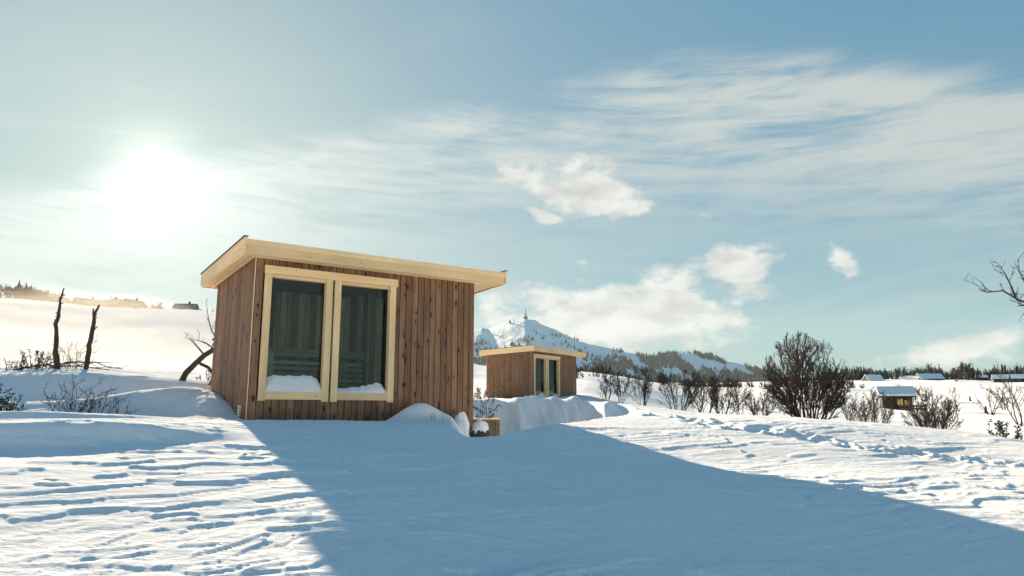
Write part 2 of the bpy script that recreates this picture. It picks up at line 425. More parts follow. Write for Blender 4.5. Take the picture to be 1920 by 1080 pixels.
def tracks(x, y):
    # a line of trodden, broken snow across the right-hand slope
    pts = []
    for q in ((1190, 770), (1290, 786), (1360, 804), (1480, 817), (1620, 838), (1760, 852), (1900, 866), (2100, 885)):
        d = ray(*q); t = 1.28 / (.1195 * (-.4556 * d.x + .8902 * d.y) - d.z); t = min(t, 14.5 / d.y); pts.append((d.x * t, d.y * t))
    d = np.full(np.shape(x), 1e9)
    for (ax, ay), (bx, by) in zip(pts[:-1], pts[1:]):
        t = np.clip(((x - ax) * (bx - ax) + (y - ay) * (by - ay)) / ((bx - ax) ** 2 + (by - ay) ** 2), 0, 1)
        d = np.minimum(d, np.hypot(x - ax - t * (bx - ax), y - ay - t * (by - ay)))
    d = d + perlin(x * .9, y * .9) * .25
    m = ss(.55, .12, d)
    return m * (np.clip(perlin(x * 3.1, y * 3.1) * .08, -.05, .03) + perlin(x * 7, y * 7) * .055 + perlin(x * 15, y * 15) * .03 - .02)
def H(x, y):
    return float(base(np.array([float(x)]), np.array([float(y)]))[0])
def gp(px, r, dz=0):                                # ground point in the photo's column px at distance r
    a = pxaz(px); x, y = r * sin(a), r * cos(a); return Vector((x, y, H(x, y) + dz))

def grid_mesh(name, xs, ys, zs, mat, wrap=False):
    n, m = xs.shape
    co = np.stack([xs, ys, zs], -1).reshape(-1, 3)
    i = np.arange(n - 1)[:, None]; j = np.arange(m if wrap else m - 1)[None, :]; j2 = (j + 1) % m
    q = np.stack([i * m + j, i * m + j2 + 0 * i, (i + 1) * m + j2, (i + 1) * m + j], -1).reshape(-1, 4)[:, ::-1]
    me = bpy.data.meshes.new(name)
    me.vertices.add(len(co)); me.vertices.foreach_set('co', co.ravel())
    me.loops.add(q.size); me.loops.foreach_set('vertex_index', q.ravel().astype(np.int32))
    me.polygons.add(len(q)); me.polygons.foreach_set('loop_start', np.arange(0, q.size, 4, dtype=np.int32))
    me.polygons.foreach_set('use_smooth', np.ones(len(q), bool))
    me.update(calc_edges=True); me.validate()
    me.materials.append(mat)
    o = bpy.data.objects.new(name, me); C.objects.link(o); return o
rr = [.25, .8, 1.5, 2.2, 2.8]
while rr[-1] < 24: rr.append(rr[-1] * 1.0049)
while rr[-1] < 60: rr.append(rr[-1] * 1.014)
while rr[-1] < 9000: rr.append(rr[-1] * 1.035)
rr = np.array(rr)
aa = np.concatenate([np.radians(np.arange(-44, 44, .112)), np.radians(np.arange(44, 316, 4))])
RR, AA = np.meshgrid(rr, aa, indexing='ij')
gx, gy = RR * np.sin(AA), RR * np.cos(AA)
AA2 = (AA + pi) % (2 * pi) - pi
gz = base(gx, gy)
near = RR[:, 0] < 95
gz[near] += sastrugi(gx[near], gy[near])
nn = RR[:, 0] < 26
gz[nn] += tracks(gx[nn], gy[nn])
ground = grid_mesh('snow_ground', gx, gy, gz, M['snow'], wrap=True)
tag(ground, kind='structure')

# mountain with a mast on its top
SKX = [300, 500, 700, 800, 860, 890, 904, 918, 933, 958, 984, 1002, 1015, 1038, 1060, 1082, 1104, 1142, 1169, 1204, 1242, 1262, 1287, 1333, 1350, 1392, 1433, 1500, 1600, 1750, 2000]
SKY_ = [690, 668, 640, 625, 620, 617, 615, 616, 610, 602, 597, 598, 607, 615.5, 627, 638, 644, 652, 659, 665.5, 664, 660, 661, 666.5, 675, 684, 699, 710, 718, 722, 730]
def mountain_z(az, r):
    px = 960 + F * np.tan(az) * .985
    yy = np.interp(px, SKX, SKY_)
    R1 = 3300 + 350 * ss(1040, 1400, px)
    el = np.tan(PITCH + np.arctan((540 - yy) / F)) * np.cos(az) * .995
    top = el * R1
    x, y = r * np.sin(az), r * np.cos(az)
    lowz = 14 + .040 * (r - 600)
    R0 = R1 - np.maximum(top - .04 * (R1 - 900), 30) * 2.55
    t = np.clip((r - R0) / (R1 - R0), 0, 1)
    nz = fbm(x * .0032 + 5, y * .0026, 5, .52)
    z = lowz + (top - lowz) * t ** 1.08 + nz * 17 * (t * (1 - t) * 3 + .12) * np.clip(top / 300, .3, 1)
    z = np.where(r > R1, top - (r - R1) * .3, z)
    return np.where(r < 600, 14 + (r - 600) * .35, z)
ma = np.radians(np.arange(-30, 40, .09)); mr = np.linspace(480, 4300, 250)
MR, MA = np.meshgrid(mr, ma, indexing='ij')
mo = grid_mesh('mountain', MR * np.sin(MA), MR * np.cos(MA), mountain_z(MA, MR), M['mountain'])
tag(mo, kind='structure')

rng = random.Random(4)
def cone(mb, p, h, w, n=4, a0=0):
    b = len(mb.v)
    for k in range(n):
        t = a0 + 2 * pi * k / n; mb.v.append((p[0] + w * cos(t), p[1] + w * sin(t), p[2]))
    mb.v.append((p[0], p[1], p[2] + h))
    for k in range(n): mb.f.append([b + k, b + (k + 1) % n, b + n])
N = 150000
rs = np.random.RandomState(3)
taz = np.arctan(( rs.uniform(870, 1640, N) - 960) / F); tr = 640 + (rs.rand(N) ** .75) * 3000
tz = mountain_z(taz, tr); tx, ty = tr * np.sin(taz), tr * np.cos(taz)
tpy = 540 - F * np.tan(np.arctan2(tz, ty) - PITCH)
tpx = 960 + F * np.tan(taz) * .985
cl = fbm(tx * .006, ty * .004, 4, .6)
prob = ss(612, 700, tpy - 15 * ss(1000, 1080, tpx) + 34 * ss(1100, 1300, tpx)) ** 1.4
ok = (cl * 1.25 + .55 * prob - .28 > 0) & (rs.rand(N) < .02 + .98 * prob)
mb = MB()
for i in np.where(ok)[0][:52000]:
    h = rs.uniform(8, 17) * (.45 + tr[i] / 3600); cone(mb, (tx[i], ty[i], tz[i] - 1), h, h * rs.uniform(.16, .28), 4, rs.rand() * 3)
o = mb.build('mountain_forest', M['conifer']); tag(o, 'dark conifer forest covering the lower slopes of the snowy mountain', 'forest', kind='stuff')
# mast
ta = pxaz(986); tp = Vector((3300 * sin(ta), 3300 * cos(ta), float(mountain_z(np.array([ta]), np.array([3299.]))[0])))
mt = empty('telecom_mast', tp - Vector((0, 0, 2)), 0, 'slim telecom mast with a squat base building on the mountain summit', 'mast')
MB().tube([(0, 0, 0), (0, 0, 4), (0, 0, 10), (0, 0, 16)], [9, 10, 10.5, 6], 10).build('base_building', M['mast'], mt)
MB().tube([(0, 0, 16), (0, 0, 26), (0, 0, 50)], [3.2, 2.0, 1.0], 6).build('pole', M['mast'], mt)
MB().tube([(0, 0, 21), (0, 0, 24)], [5.5, 5.5], 8).build('antenna_drum', M['mast'], mt)

# ------------------------------------------------------------------ the sauna cabins
BW = .12
OL, OR_, OF, OB, FB, FH = .278, .528, .302, .231, .016, .228
FX0, FX1, FZ1 = .137, 2.428, 2.13
ZB = -.47                                            # lower edge of the cladding
def zr(v): return ZT - SL * v
def slab(u0, u1, v0, v1, dz0, dz1):                  # piece that follows the roof slope
    return MB().hexa([(u0, v0, zr(v0) + dz0), (u1, v0, zr(v0) + dz0), (u1, v1, zr(v1) + dz0), (u0, v1, zr(v1) + dz0),
                      (u0, v0, zr(v0) + dz1), (u1, v0, zr(v0) + dz1), (u1, v1, zr(v1) + dz1), (u0, v1, zr(v1) + dz1)])
def make_cabin(loc, rz, label):
    c = empty('sauna_cabin', loc, rz, label, 'cabin')
    T = .02
    gap = .009
    def board(z0, z1, w=BW): return MB().box(gap / 2, w - gap / 2, -T, 0, z0, z1, .007).mesh('board', M['board'])
    # wall cores are thin sheets behind the cladding; the front one leaves the window opening free
    fw = MB(); o0, o1, h0, h1 = FX0 + .06, FX1 - .06, .06, FZ1 - .06
    fw.box(0, o0, .0, .05, ZB + .02, ZT + .04).box(o1, W, .0, .05, ZB + .02, ZT + .04).box(o0, o1, .0, .05, ZB + .02, h0).box(o0, o1, .0, .05, h1, ZT + .04)
    fw = fw.build('front_wall', M['core'], c)
    full, above, below = board(ZB, ZT + .05), board(FZ1 - .05, ZT + .05), board(ZB, .05)
    n = int(round(W / BW))
    for i in range(n):
        u0, u1 = i * BW, (i + 1) * BW
        if u1 <= FX0 + .09 or u0 >= FX1 - .09: link('board', full, fw, (u0, 0, 0))
        else:
            link('board', above, fw, (u0, 0, 0)); link('board', below, fw, (u0, 0, 0))
    lw = MB().box(0, .05, .05, D, ZB + .02, zr(D) + .02).build('left_wall', M['core'], c)
    fullL = board(ZB, zr(D) + .09)
    nl = int(D / BW)
    bw2 = D / nl; fullL = board(ZB, zr(D) + .10, bw2)
    for i in range(nl): link('board', fullL, lw, (0, (i + 1) * bw2, 0), -pi / 2)
    MB().box(.12, W - .12, .12, D - .12, ZB - 1.0, ZB + .04).build('underfloor_blocker', M['core'], c)  # dark block added below the walls: stops sun passing under, reads as shaded gap
    MB().box(W - .05, W, .05, D, ZB, zr(D) + .02).build('right_wall', M['board'], c)
    MB().box(.05, W - .05, D - .05, D, ZB, zr(D) + .02).build('back_wall', M['board'], c)
    MB().box(-T - .004, -T + .010, -T - .005, -T + .001, ZB, ZT + .03).build('corner_strip', M['trim_z'], c)
    MB().box(.06, W - .06, .06, D - .06, ZB + .05, ZB + .12).build('floor', M['inner_x'], c)
    # windows: one head board over two casings
    J = .112; mid = (FX0 + FX1) / 2; fy = -T - .028
    hd = MB().box(FX0 - .01, FX1 + .03, fy - .012, -T + .002, FZ1 - .13, FZ1, 0).build('window_head', M['trim_x'], c)
    for k, (a, b) in enumerate(((FX0, mid - .018), (mid + .018, FX1))):
        wn = MB()
        # lining of the opening
        wn.box(a + .06, a + J - .012, -T + .003, .11, .03, FZ1 - .135); wn.box(b - J + .012, b - .06, -T + .003, .11, .03, FZ1 - .135)
        wn = wn.build('window', M['trim_z'], c)
        MB().box(a, a + J, fy, -T + .002, -.02 if k == 0 else -.03, FZ1 - .13).build('jamb', M['trim_z'], wn)
        MB().box(b - J, b, fy, -T + .002, -.03, FZ1 - .13).build('jamb', M['trim_z'], wn)
        MB().box(a + J, b - J, fy + .004, -T + .003, .0, .125).build('sill', M['trim_x'], wn)
        MB().box(a + J - .012, b - J + .012, -T + .004, .11, .07, .115).build('ledge', M['trim_x'], wn)
        MB().box(a + J - .012, b - J + .012, -T + .004, .11, FZ1 - .18, FZ1 - .132).build('head_lining', M['trim_x'], wn)
        gk = MB(); z0, z1 = .115, FZ1 - .18
        gk.box(a + J - .012, a + J + .012, .085, .108, z0, z1).box(b - J - .012, b - J + .012, .085, .108, z0, z1)
        gk.build('gasket', M['black'], wn)
        MB().box(a + J - .01, b - J + .01, .094, .100, z0, z1).build('pane', M['glass'], wn)
    # roof
    rf = slab(-OL + .03, W + OR_ - .03, -OF + .03, D + OB - .03, .025, FH - FB - .02).build('roof', M['felt'], c)
    slab(-OL + .026, W + OR_ - .026, -OF, -OF + .025, -FB, FH - FB).build('front_fascia', M['trim_x'], rf)
    slab(-OL + .026, W + OR_ - .026, -OF - .018, -OF - .001, FH - FB - .085, FH - FB + .004).build('front_fascia_cover', M['trim_x'], rf)
    slab(-OL + .026, W + OR_ - .026, D + OB - .025, D + OB, -FB, FH - FB).build('back_fascia', M['trim_x'], rf)
    for s, u in ((-1, -OL), (1, W + OR_)):
        a, b = (u, u + .024) if s < 0 else (u - .024, u)
        slab(a, b, -OF - .02, D + OB + .02, -FB - .002 + .03, FH - FB + .032).build('side_fascia', M['trim_y'], rf)
        a2, b2 = (u + .025, u + .05) if s < 0 else (u - .05, u - .025)
        slab(a2, b2, -OF + .027, D + OB - .027, -FB - .004, .05).build('side_fascia_lower', M['trim_y'], rf)
        a3, b3 = (u - .022, u + .045) if s < 0 else (u - .045, u + .022)
        slab(a3, b3, -OF - .045, D + OB + .03, FH - FB + .034, FH - FB + .046).build('edge_cap', M['cap'], rf)
    def soffit(u0, u1, v0, v1, nb, along):
        for i in range(nb):
            if along == 'v':
                w = (u1 - u0) / nb; slab(u0 + i * w + .008, u0 + (i + 1) * w - .008, v0, v1, .001, .02).build('soffit_board', M['trim_y'], rf)
            else:
                w = (v1 - v0) / nb; slab(u0, u1, v0 + i * w + .006, v0 + (i + 1) * w - .006, .001, .02).build('soffit_board', M['trim_x'], rf)
    soffit(-OL + .05, -.03, -OF + .03, D + OB - .03, 2, 'v')
    soffit(W + .005, W + OR_ - .05, -OF + .03, D + OB - .03, 4, 'v')
    soffit(-.03, W + .003, -OF + .03, -T - .003, 2, 'u')
    # inside: vertical panelling, a slatted bench, a partition
    ip = MB().box(.06, W - .06, D - .13, D - .11, ZB + .12, ZT - .06).build('interior_lining', M['core'], c)
    pm = MB().box(.003, .117, -.018, 0, ZB + .12, ZT - .08, .006).mesh('panel_board', M['inner'])
    for i in range(int((W - .12) / .12)): link('panel_board', pm, ip, (.06 + i * .12, D - .131, 0))
    for i in range(11): link('panel_board', pm, ip, (2.67, D - .15 - i * .12, 0), -pi / 2)
    for i in range(int((D - .4) / .12)): link('panel_board', pm, ip, (.062, D - .28 - i * .12, 0), pi / 2)
    MB().box(.06, W - .06, .06, D - .06, ZT - .07, ZT - .05).build('ceiling', M['inner_x'], c)
    be = MB().box(.1, 2.62, D - .85, D - .16, .92, .955).build('bench', M['inner_x'], c)
    MB().box(.1, 2.62, D - .885, D - .852, .82, .965).build('bench_rail', M['inner_x'], be)
    for i in range(7): MB().box(.1, 2.62, D - .80, D - .78, .05 + i * .105, .12 + i * .105).build('slat', M['inner_x'], be)
    MB().box(.1, .62, .9, D - .9, .40, .80).build('side_bench', M['inner_x'], c)
    MB().box(2.575, 2.665, 1.04, 1.13, ZB + .12, ZT - .28).build('partition_post', M['trim_z'], c)
    MB().box(2.62, 2.649, 1.98, 2.02, 1.66, 1.98).build('wall_lamp', M['white'], c)
    return c
cab1 = make_cabin((CX1, CY1, CZ1), CA1, 'brown timber sauna cabin with pale pine trim, large in the foreground')
def lump(name, mat, parent, rx, ry, rz_, seed, loc, rot=0, amp=.18, n=26, flat=-.35, f=1.6):
    r = random.Random(seed); xs = []; 
    th = np.linspace(0, pi, n)[:, None]; ph = np.linspace(0, 2 * pi, 2 * n, endpoint=False)[None, :]
    x = np.sin(th) * np.cos(ph); y = np.sin(th) * np.sin(ph); z = np.cos(th) + 0 * ph
    k = 1 + amp * (fbm(x * f + seed * 3.1 + z, y * f + z * 1.3 + seed, 4, .5))
    z2 = np.maximum(z * k, flat)
    o = grid_mesh(name, x * k * rx, y * k * ry, z2 * rz_, mat, wrap=True); o.parent = parent; o.location = loc; o.rotation_euler.z = rot
    return o
def cab_pt(k, u, v, z):
    x, y, zz, a = ((CX1, CY1, CZ1, CA1), (CX2, CY2, CZ2, CA2))[k]
    return Vector((x + u * cos(a) - v * sin(a), y + u * sin(a) + v * cos(a), zz + z))
def sill_snow(k, u0, u1, prof, label, seed):
    # a heap of snow lying between casing and pane; prof gives its height along the sill
    n, m = 40, 12
    us = np.linspace(u0, u1, n)[:, None] + np.zeros((1, m)); t = np.linspace(0, 1, m)[None, :] + np.zeros((n, 1))
    hh = np.interp(np.linspace(0, 1, n), np.linspace(0, 1, len(prof)), prof)[:, None]
    hh = hh + (fbm(us * 9 + seed, t * 2, 3)) * .025
    ed = np.minimum(ss(-.02, .05, us - u0), ss(-.02, .05, u1 - us))
    vs = -.04 + t * .128
    zs = .118 + hh * (t ** .55) * (.65 + .35 * ed) + fbm(us * 22 + seed, t * 5, 2) * .012 * ss(0, .3, t)
    zs[:, 0] = .116
    o = grid_mesh('snow_heap', us, vs, zs, M['snow_soft'])
    me = o.data; bmv = len(me.vertices)
    o.location = cab_pt(k, 0, 0, 0); o.rotation_euler.z = (CA1, CA2)[k]
    tag(o, label, 'snow', 'snow on the window sills'); return o
J = .112; mid = (FX0 + FX1) / 2
sill_snow(0, FX0 + J, mid - .018 - J, [.20, .27, .26, .27, .26, .28, .27, .20], 'thick snow heap on the left window sill of the near cabin', 1)
sill_snow(0, mid + .018 + J, FX1 - J, [.09, .08, .09, .11, .13, .15, .20, .12], 'low snow heap on the right window sill of the near cabin', 5)

# second cabin: a copy of the first, standing further off
cab2 = copy_tree(cab1); cab2.location = (CX2, CY2, CZ2); cab2.rotation_euler.z = CA2
tag(cab2, 'smaller-looking brown timber sauna cabin further back, below the mountain')
sill_snow(1, FX0 + J, mid - .018 - J, [.08, .06, .08, .12, .20, .22, .28, .2], 'snow heap on the left window sill of the far cabin', 9)
sill_snow(1, mid + .018 + J, FX1 - J, [.08, .07, .08, .10, .14, .18, .24, .2], 'snow heap on the right window sill of the far cabin', 14)
for k, (u, lab) in enumerate(((1.38, 'dark rounded seat behind the left window of the far cabin'), (2.36, 'dark rounded seat behind the right window of the far cabin'))):
    s_ = empty('seat', cab_pt(1, u, .42, ZB + .12), CA2, lab, 'seat', 'dark seats inside the far cabin')
    q = MB()
    for i in range(9):
        t0 = i / 9; 
        a = pi * t0; a2 = pi * (i + 1) / 9
        q.hexa([(-.42 * cos(a), .1 + .30 * sin(a), .1), (-.42 * cos(a2), .1 + .30 * sin(a2), .1), (-.36 * cos(a2), .08 + .24 * sin(a2), .1), (-.36 * cos(a), .08 + .24 * sin(a), .1),
                (-.42 * cos(a), .1 + .34 * sin(a), 1.18 + .14 * sin(a)), (-.42 * cos(a2), .1 + .34 * sin(a2), 1.18 + .14 * sin(a2)), (-.36 * cos(a2), .08 + .27 * sin(a2), 1.18 + .14 * sin(a2)), (-.36 * cos(a), .08 + .27 * sin(a), 1.18 + .14 * sin(a))])
    q.build('backrest', M['black'], s_)
    MB().tube([(0, .1, .1), (0, .1, .45), (0, .1, .6), (0, .1, .64)], [.33, .36, .36, .30], 16).build('cushion', M['black'], s_)
    MB().tube([(0, .1, 0), (0, .1, .1)], [.2, .2], 12).build('foot', M['black'], s_)

# small white things on the cabin walls
p = cab_pt(0, -.06, .24, 0)
st = empty('measuring_stake', (p.x, p.y, H(p.x, p.y) - .15), CA1, 'small white measuring stake stuck in the snow at the near cabin corner', 'stake')
zt_ = .36
MB().box(-.025, .025, -.006, .006, 0, max(.3, zt_)).build('blade', M['white'], st)
for i in range(4): MB().box(-.012, .026, -.0085, -.0062, max(.3, zt_) - .05 - i * .045, max(.3, zt_) - .038 - i * .045).build('tick_mark', M['black'], st)
vt = empty('wall_outlet', cab_pt(1, -.022, .28, .08), CA2, 'small white outlet box low on the side wall of the far cabin', 'outlet')
MB().box(-.05, 0, -.09, .09, -.12, .12).build('housing', M['white'], vt)
MB().box(-.056, -.0505, -.05, .05, -.09, -.01).build('cover_plate', M['cap'], vt)

# wooden box beside the near cabin
bp = cab_pt(0, W + .06, -.02, 0)
bx = empty('wooden_box', (bp.x - .09, bp.y + .12, -.52), R(4), 'low weathered wooden box beside the right corner of the near cabin', 'box')
for i in range(3):
    MB().box(0, .50, -.012, .012, .001 + i * .125, .124 + i * .125).build('front_plank', M['box'], bx)
    MB().box(.502, .526, -.012, .45, .001 + i * .125, .124 + i * .125).build('side_plank', M['box'], bx)
MB().box(-.01, .54, -.03, .46, .376, .402).build('lid', M['trim_x'], bx)
MB().box(.455, .50, -.03, -.0125, 0, .374).build('corner_post', M['box'], bx)
p = cab_pt(0, W - .38, -.22, 0)
tag(lump('snow_clump', M['snow_soft'], None, .15, .14, .30, 3, (p.x, p.y, -.30), .3, .16, 30, -.7), 'upright rounded snow clump leaning on the right end of the near cabin', 'snow')
p = cab_pt(0, W - .02, -.30, 0)
stn = empty('boulder', (p.x, p.y, -.42), .4, 'snow-capped stone beside the wooden box', 'stone')
lump('stone', M['stone'], stn, .17, .13, .12, 6, (0, 0, 0), 0, .4, 22, -.8)
lump('snow_cap', M['snow_soft'], stn, .14, .11, .17, 8, (-.01, 0, .10), 0, .35, 24, -.4)

# ------------------------------------------------------------------ plants
def grow(mb, rnd, p, d, L, r, lev, maxlev, cfg, n=None):
    seg = 4 if lev < 2 else 3
    pts = [p]; rad = [r]; dirs = []
    q = Vector(p); d = d.normalized()
    for i in range(seg):
        d = (d + Vector((rnd.gauss(0, 1), rnd.gauss(0, 1), rnd.gauss(0, 1))) * cfg['crook'] + Vector((0, 0, cfg['up']))).normalized()
        q2 = q + d * (L / seg); dm = cfg.get('dome')
        if dm and i > 0 and (q2.x ** 2 + q2.y ** 2) / dm[1] ** 2 + ((q2.z - dm[0]) / dm[2]) ** 2 > rnd.uniform(.85, 1.12): break
        q = q2; pts.append(q.copy()); dirs.append(d.copy()); rad.append(max(cfg['rmin'], r * (1 - (i + 1) / seg * .72)))
    seg = len(pts) - 1
    mb[0 if lev == 0 else 1].tube(pts, rad, 6 if lev == 0 else (4 if lev == 1 else 3), cap=lev == 0)
    if lev < maxlev:
        k = cfg['kids'][lev]
        for i in range(k):
            t = cfg['from'] + (1 - cfg['from']) * (i + rnd.random()) / k
            j = min(seg - 1, int(t * seg)); f = t * seg - j
            b = pts[j].lerp(pts[j + 1], f)
            ax = Vector((rnd.gauss(0, 1), rnd.gauss(0, 1), rnd.gauss(0, 1))).cross(dirs[j])
            if ax.length < .01: continue
            dd = Matrix.Rotation(cfg['ang'] * rnd.uniform(.6, 1.3), 3, ax.normalized()) @ dirs[j]
            grow(mb, rnd, b, dd, L * cfg['len'] * rnd.uniform(.6, 1.15) * (1 - .35 * t), max(cfg['rmin'], r * .5), lev + 1, maxlev, cfg)
def shrub(name, pos, h, spread, stems, seed, label, cat, group=None, mat='twig', maxlev=3, kids=(6, 5, 4), crook=.16, up=.10, ang=.62, ln=.55, r0=None, rmin=.004, lean=0, frm=.25, stemr=.1, dome=None):
    rnd = random.Random(seed); e = empty(name, pos, 0, label, cat, group)
    a, b = MB(), MB(); cfg = dict(crook=crook, up=up, kids=kids, ang=ang, len=ln, rmin=rmin)
    cfg['from'] = frm; cfg['dome'] = dome
    for i in range(stems):
        t = 2 * pi * (i + rnd.random() * .8) / stems; k = rnd.random() ** .7 * spread
        d = Vector((cos(t) * k + lean, sin(t) * k, 1))
        grow((a, b), rnd, Vector((cos(t) * stemr * h * rnd.random(), sin(t) * stemr * h * rnd.random(), -.25)), d, (h + .25) * rnd.uniform(.62, .9), r0 or h * .011, 0, maxlev, cfg)
    a.build('stems', M['bark'] if mat == 'twig' else M[mat], e); b.build('twigs', M[mat], e)
    return e
def needles(name, pos, w, d, h, n, seed, label, cat, group=None, mat='needle', parts=True):
    # low evergreen: stems carrying many short needle sprays
    rnd = random.Random(seed); e = empty(name, pos, 0, label, cat, group); a, b = MB(), MB()
    for i in range(n):
        x, y = rnd.uniform(-w, w), rnd.uniform(-d, d); k = max(.15, 1 - (x / w) ** 2 * .7)
        L = h * k * rnd.uniform(.55, 1.1); p0 = Vector((x * .8, y * .8, -.12)); p1 = Vector((x + rnd.gauss(0, .25) * L, y + rnd.gauss(0, .25) * L, L))
        pm = p0.lerp(p1, .5) + Vector((rnd.gauss(0, .1) * L, rnd.gauss(0, .1) * L, 0))
        a.tube([p0, pm, p1], [h * .02, h * .014, h * .006], 4)
        for j in range(34):
            t = .22 + .78 * rnd.random(); c = (p0.lerp(pm, t * 2) if t < .5 else pm.lerp(p1, t * 2 - 1))
            dr = Vector((rnd.gauss(0, 1), rnd.gauss(0, 1), rnd.gauss(.5, .8))).normalized(); l = h * rnd.uniform(.07, .17); s = dr.cross(Vector((rnd.random(), rnd.random(), .3))).normalized() * l * .22
            i0 = len(b.v); q = c + dr * l * .55; tp = c + dr * l
            b.v += [tuple(c), tuple(q + s), tuple(tp), tuple(q - s)]; b.f.append([i0, i0 + 1, i0 + 2, i0 + 3])
    a.build('stems', M['bark'], e); b.build('foliage', M[mat], e)
    return e
# big round bush right of centre and its neighbours behind the crest
shrub('bare_bush', gp(1512, 26), 3.5, .75, 20, 11, 'largest bare round bush standing on the right-hand crest', 'bush', 'bare bushes behind the crest', 'twig_far', 3, (11, 9, 6), .085, .03, .5, .46, .03, .0044, frm=.22, dome=(1.6, 1.42, 1.62))
RB = [(1137, 31, 1.25, .35, 5, 'thin bare bush nearest the right side of the far cabin'),
      (1165, 33, 1.35, .4, 6, 'second bare bush from the far cabin, with sparse stems'),
      (1207, 30, 1.75, .45, 8, 'third bare bush from the far cabin, bushy and reddish brown'),
      (1272, 29, 1.95, .5, 10, 'dense dark bare bush, fourth from the far cabin'),
      (1318, 29.5, 1.9, .5, 9, 'dense bare bush in the middle of the row, fifth from the far cabin'),
      (1352, 28, 1.95, .5, 9, 'dense bare bush, sixth from the far cabin'),
      (1388, 27, 1.75, .35, 3, 'slender bare sapling just left of the largest round bush'),
      (1425, 25, 1.05, .7, 8, 'low brushy thicket at the left foot of the largest round bush'),
      (1604, 28, 1.45, .45, 5, 'thin pale bare sapling just right of the largest round bush'),
      (1640, 33, 2.0, .55, 10, 'bare bush in front of the small dark hut'),
      (1744, 27, 1.5, .85, 20, 'compact rounded bare bush right of the small dark hut')]
for i, (px, r, h, sp, st_, lab) in enumerate(RB):
    shrub('bare_bush', gp(px, r), h, sp, st_, 40 + i, lab, 'bush', 'bare bushes behind the crest', 'twig_far' if i in (3, 4, 5) else 'twig', 3, (8, 6, 4), .10, .06, .5, .5, .014 + .004 * (h > 1.8), .0045, dome=(h * .48, h * (.75 if sp > .8 else .55), h * .52) if sp > .4 else None)
# bushes and saplings out on the right-hand field
FB_ = [(1795, 120, 4.8, .25, 2, 'small birch with a pale trunk standing alone on the white field'),
       (1908, 66, 4.4, .35, 4, 'tall bare sapling cut by the right edge of the picture'),
       (1858, 95, 3.2, .5, 4, 'forked bare sapling on the field left of the picture edge'),
       (1883, 130, 3.6, .5, 5, 'far bare sapling on the field near the right edge'),
       (1776, 125, 2.0, .9, 8, 'low scrub patch on the field beside the lone birch'),
       (1735, 150, 3.0, .9, 8, 'wide low scrub patch on the field right of the dark hut'),
       (1716, 160, 3.2, .6, 5, 'thin scrub on the field just above the hut roof'),
       (1693, 190, 3.4, .5, 5, 'tiny bare shrub on the field behind the hut')]
for i, (px, r, h, sp, st_, lab) in enumerate(FB_):
    shrub('field_sapling', gp(px, r), h, sp, st_, 80 + i, lab, 'sapling', 'saplings on the right-hand field', 'twig', 3, (5, 4, 3), .16, .08, .6, .5, .03 + .0003 * r, .006 + r * .00006)
# overhanging branch top right: its tree stands beyond the right edge of the view
rnd = random.Random(5)
tb = gp(2090, 11.0); tr_ = empty('overhanging_tree', tb, 0, 'bare tree beyond the right edge, its crooked branch reaching into the sky', 'tree')
def bw(px, py, Y): d = ray(px, py); return d * (Y / d.y) - tb
a, b = MB(), MB()
top = bw(2060, 560, 10.4)
a.tube([(0, 0, -.3), (.05, 0, .8), (top.x * .6, top.y * .6, top.z * .6), top, top + Vector((.1, 0, .9)), top + Vector((0, .1, 1.9))], [.11, .09, .075, .06, .045, .02], 8)
cfg = dict(crook=.26, up=.05, kids=(7, 5, 3), ang=.75, len=.45, rmin=.0032); cfg['from'] = .2
for path in ([(2060, 575), (1990, 585), (1950, 570), (1915, 565), (1880, 545), (1850, 548), (1834, 541)], [(1940, 570), (1925, 535), (1912, 510), (1908, 488)], [(1985, 585), (1940, 540), (1925, 515), (1930, 480)], [(1905, 560), (1892, 528), (1884, 512), (1878, 505)], [(1960, 575), (1922, 572), (1912, 574), (1908, 562)]):
    pts = [bw(x, y, 10.4 + .02 * i) for i, (x, y) in enumerate(path)]
    rad = [.026 * (1 - .8 * i / (len(pts) - 1)) * (1 if path[0][0] == 2060 else .55) for i in range(len(pts))]
    b.tube(pts, rad, 5)
    for i in range(1, len(pts)):
        for k in range(2):
            d = (pts[i] - pts[i - 1]).normalized(); dd = (d + Vector((rnd.gauss(0, .7), rnd.gauss(0, .5), rnd.gauss(.45, .7)))).normalized()
            c2 = dict(cfg); c2['kids'] = (0, 4, 2); grow((b, b), rnd, pts[i - 1].lerp(pts[i], rnd.random()), dd, rnd.uniform(.12, .34), .0065, 1, 2, c2)
a.build('trunk', M['bark'], tr_); b.build('branches', M['bark'], tr_)

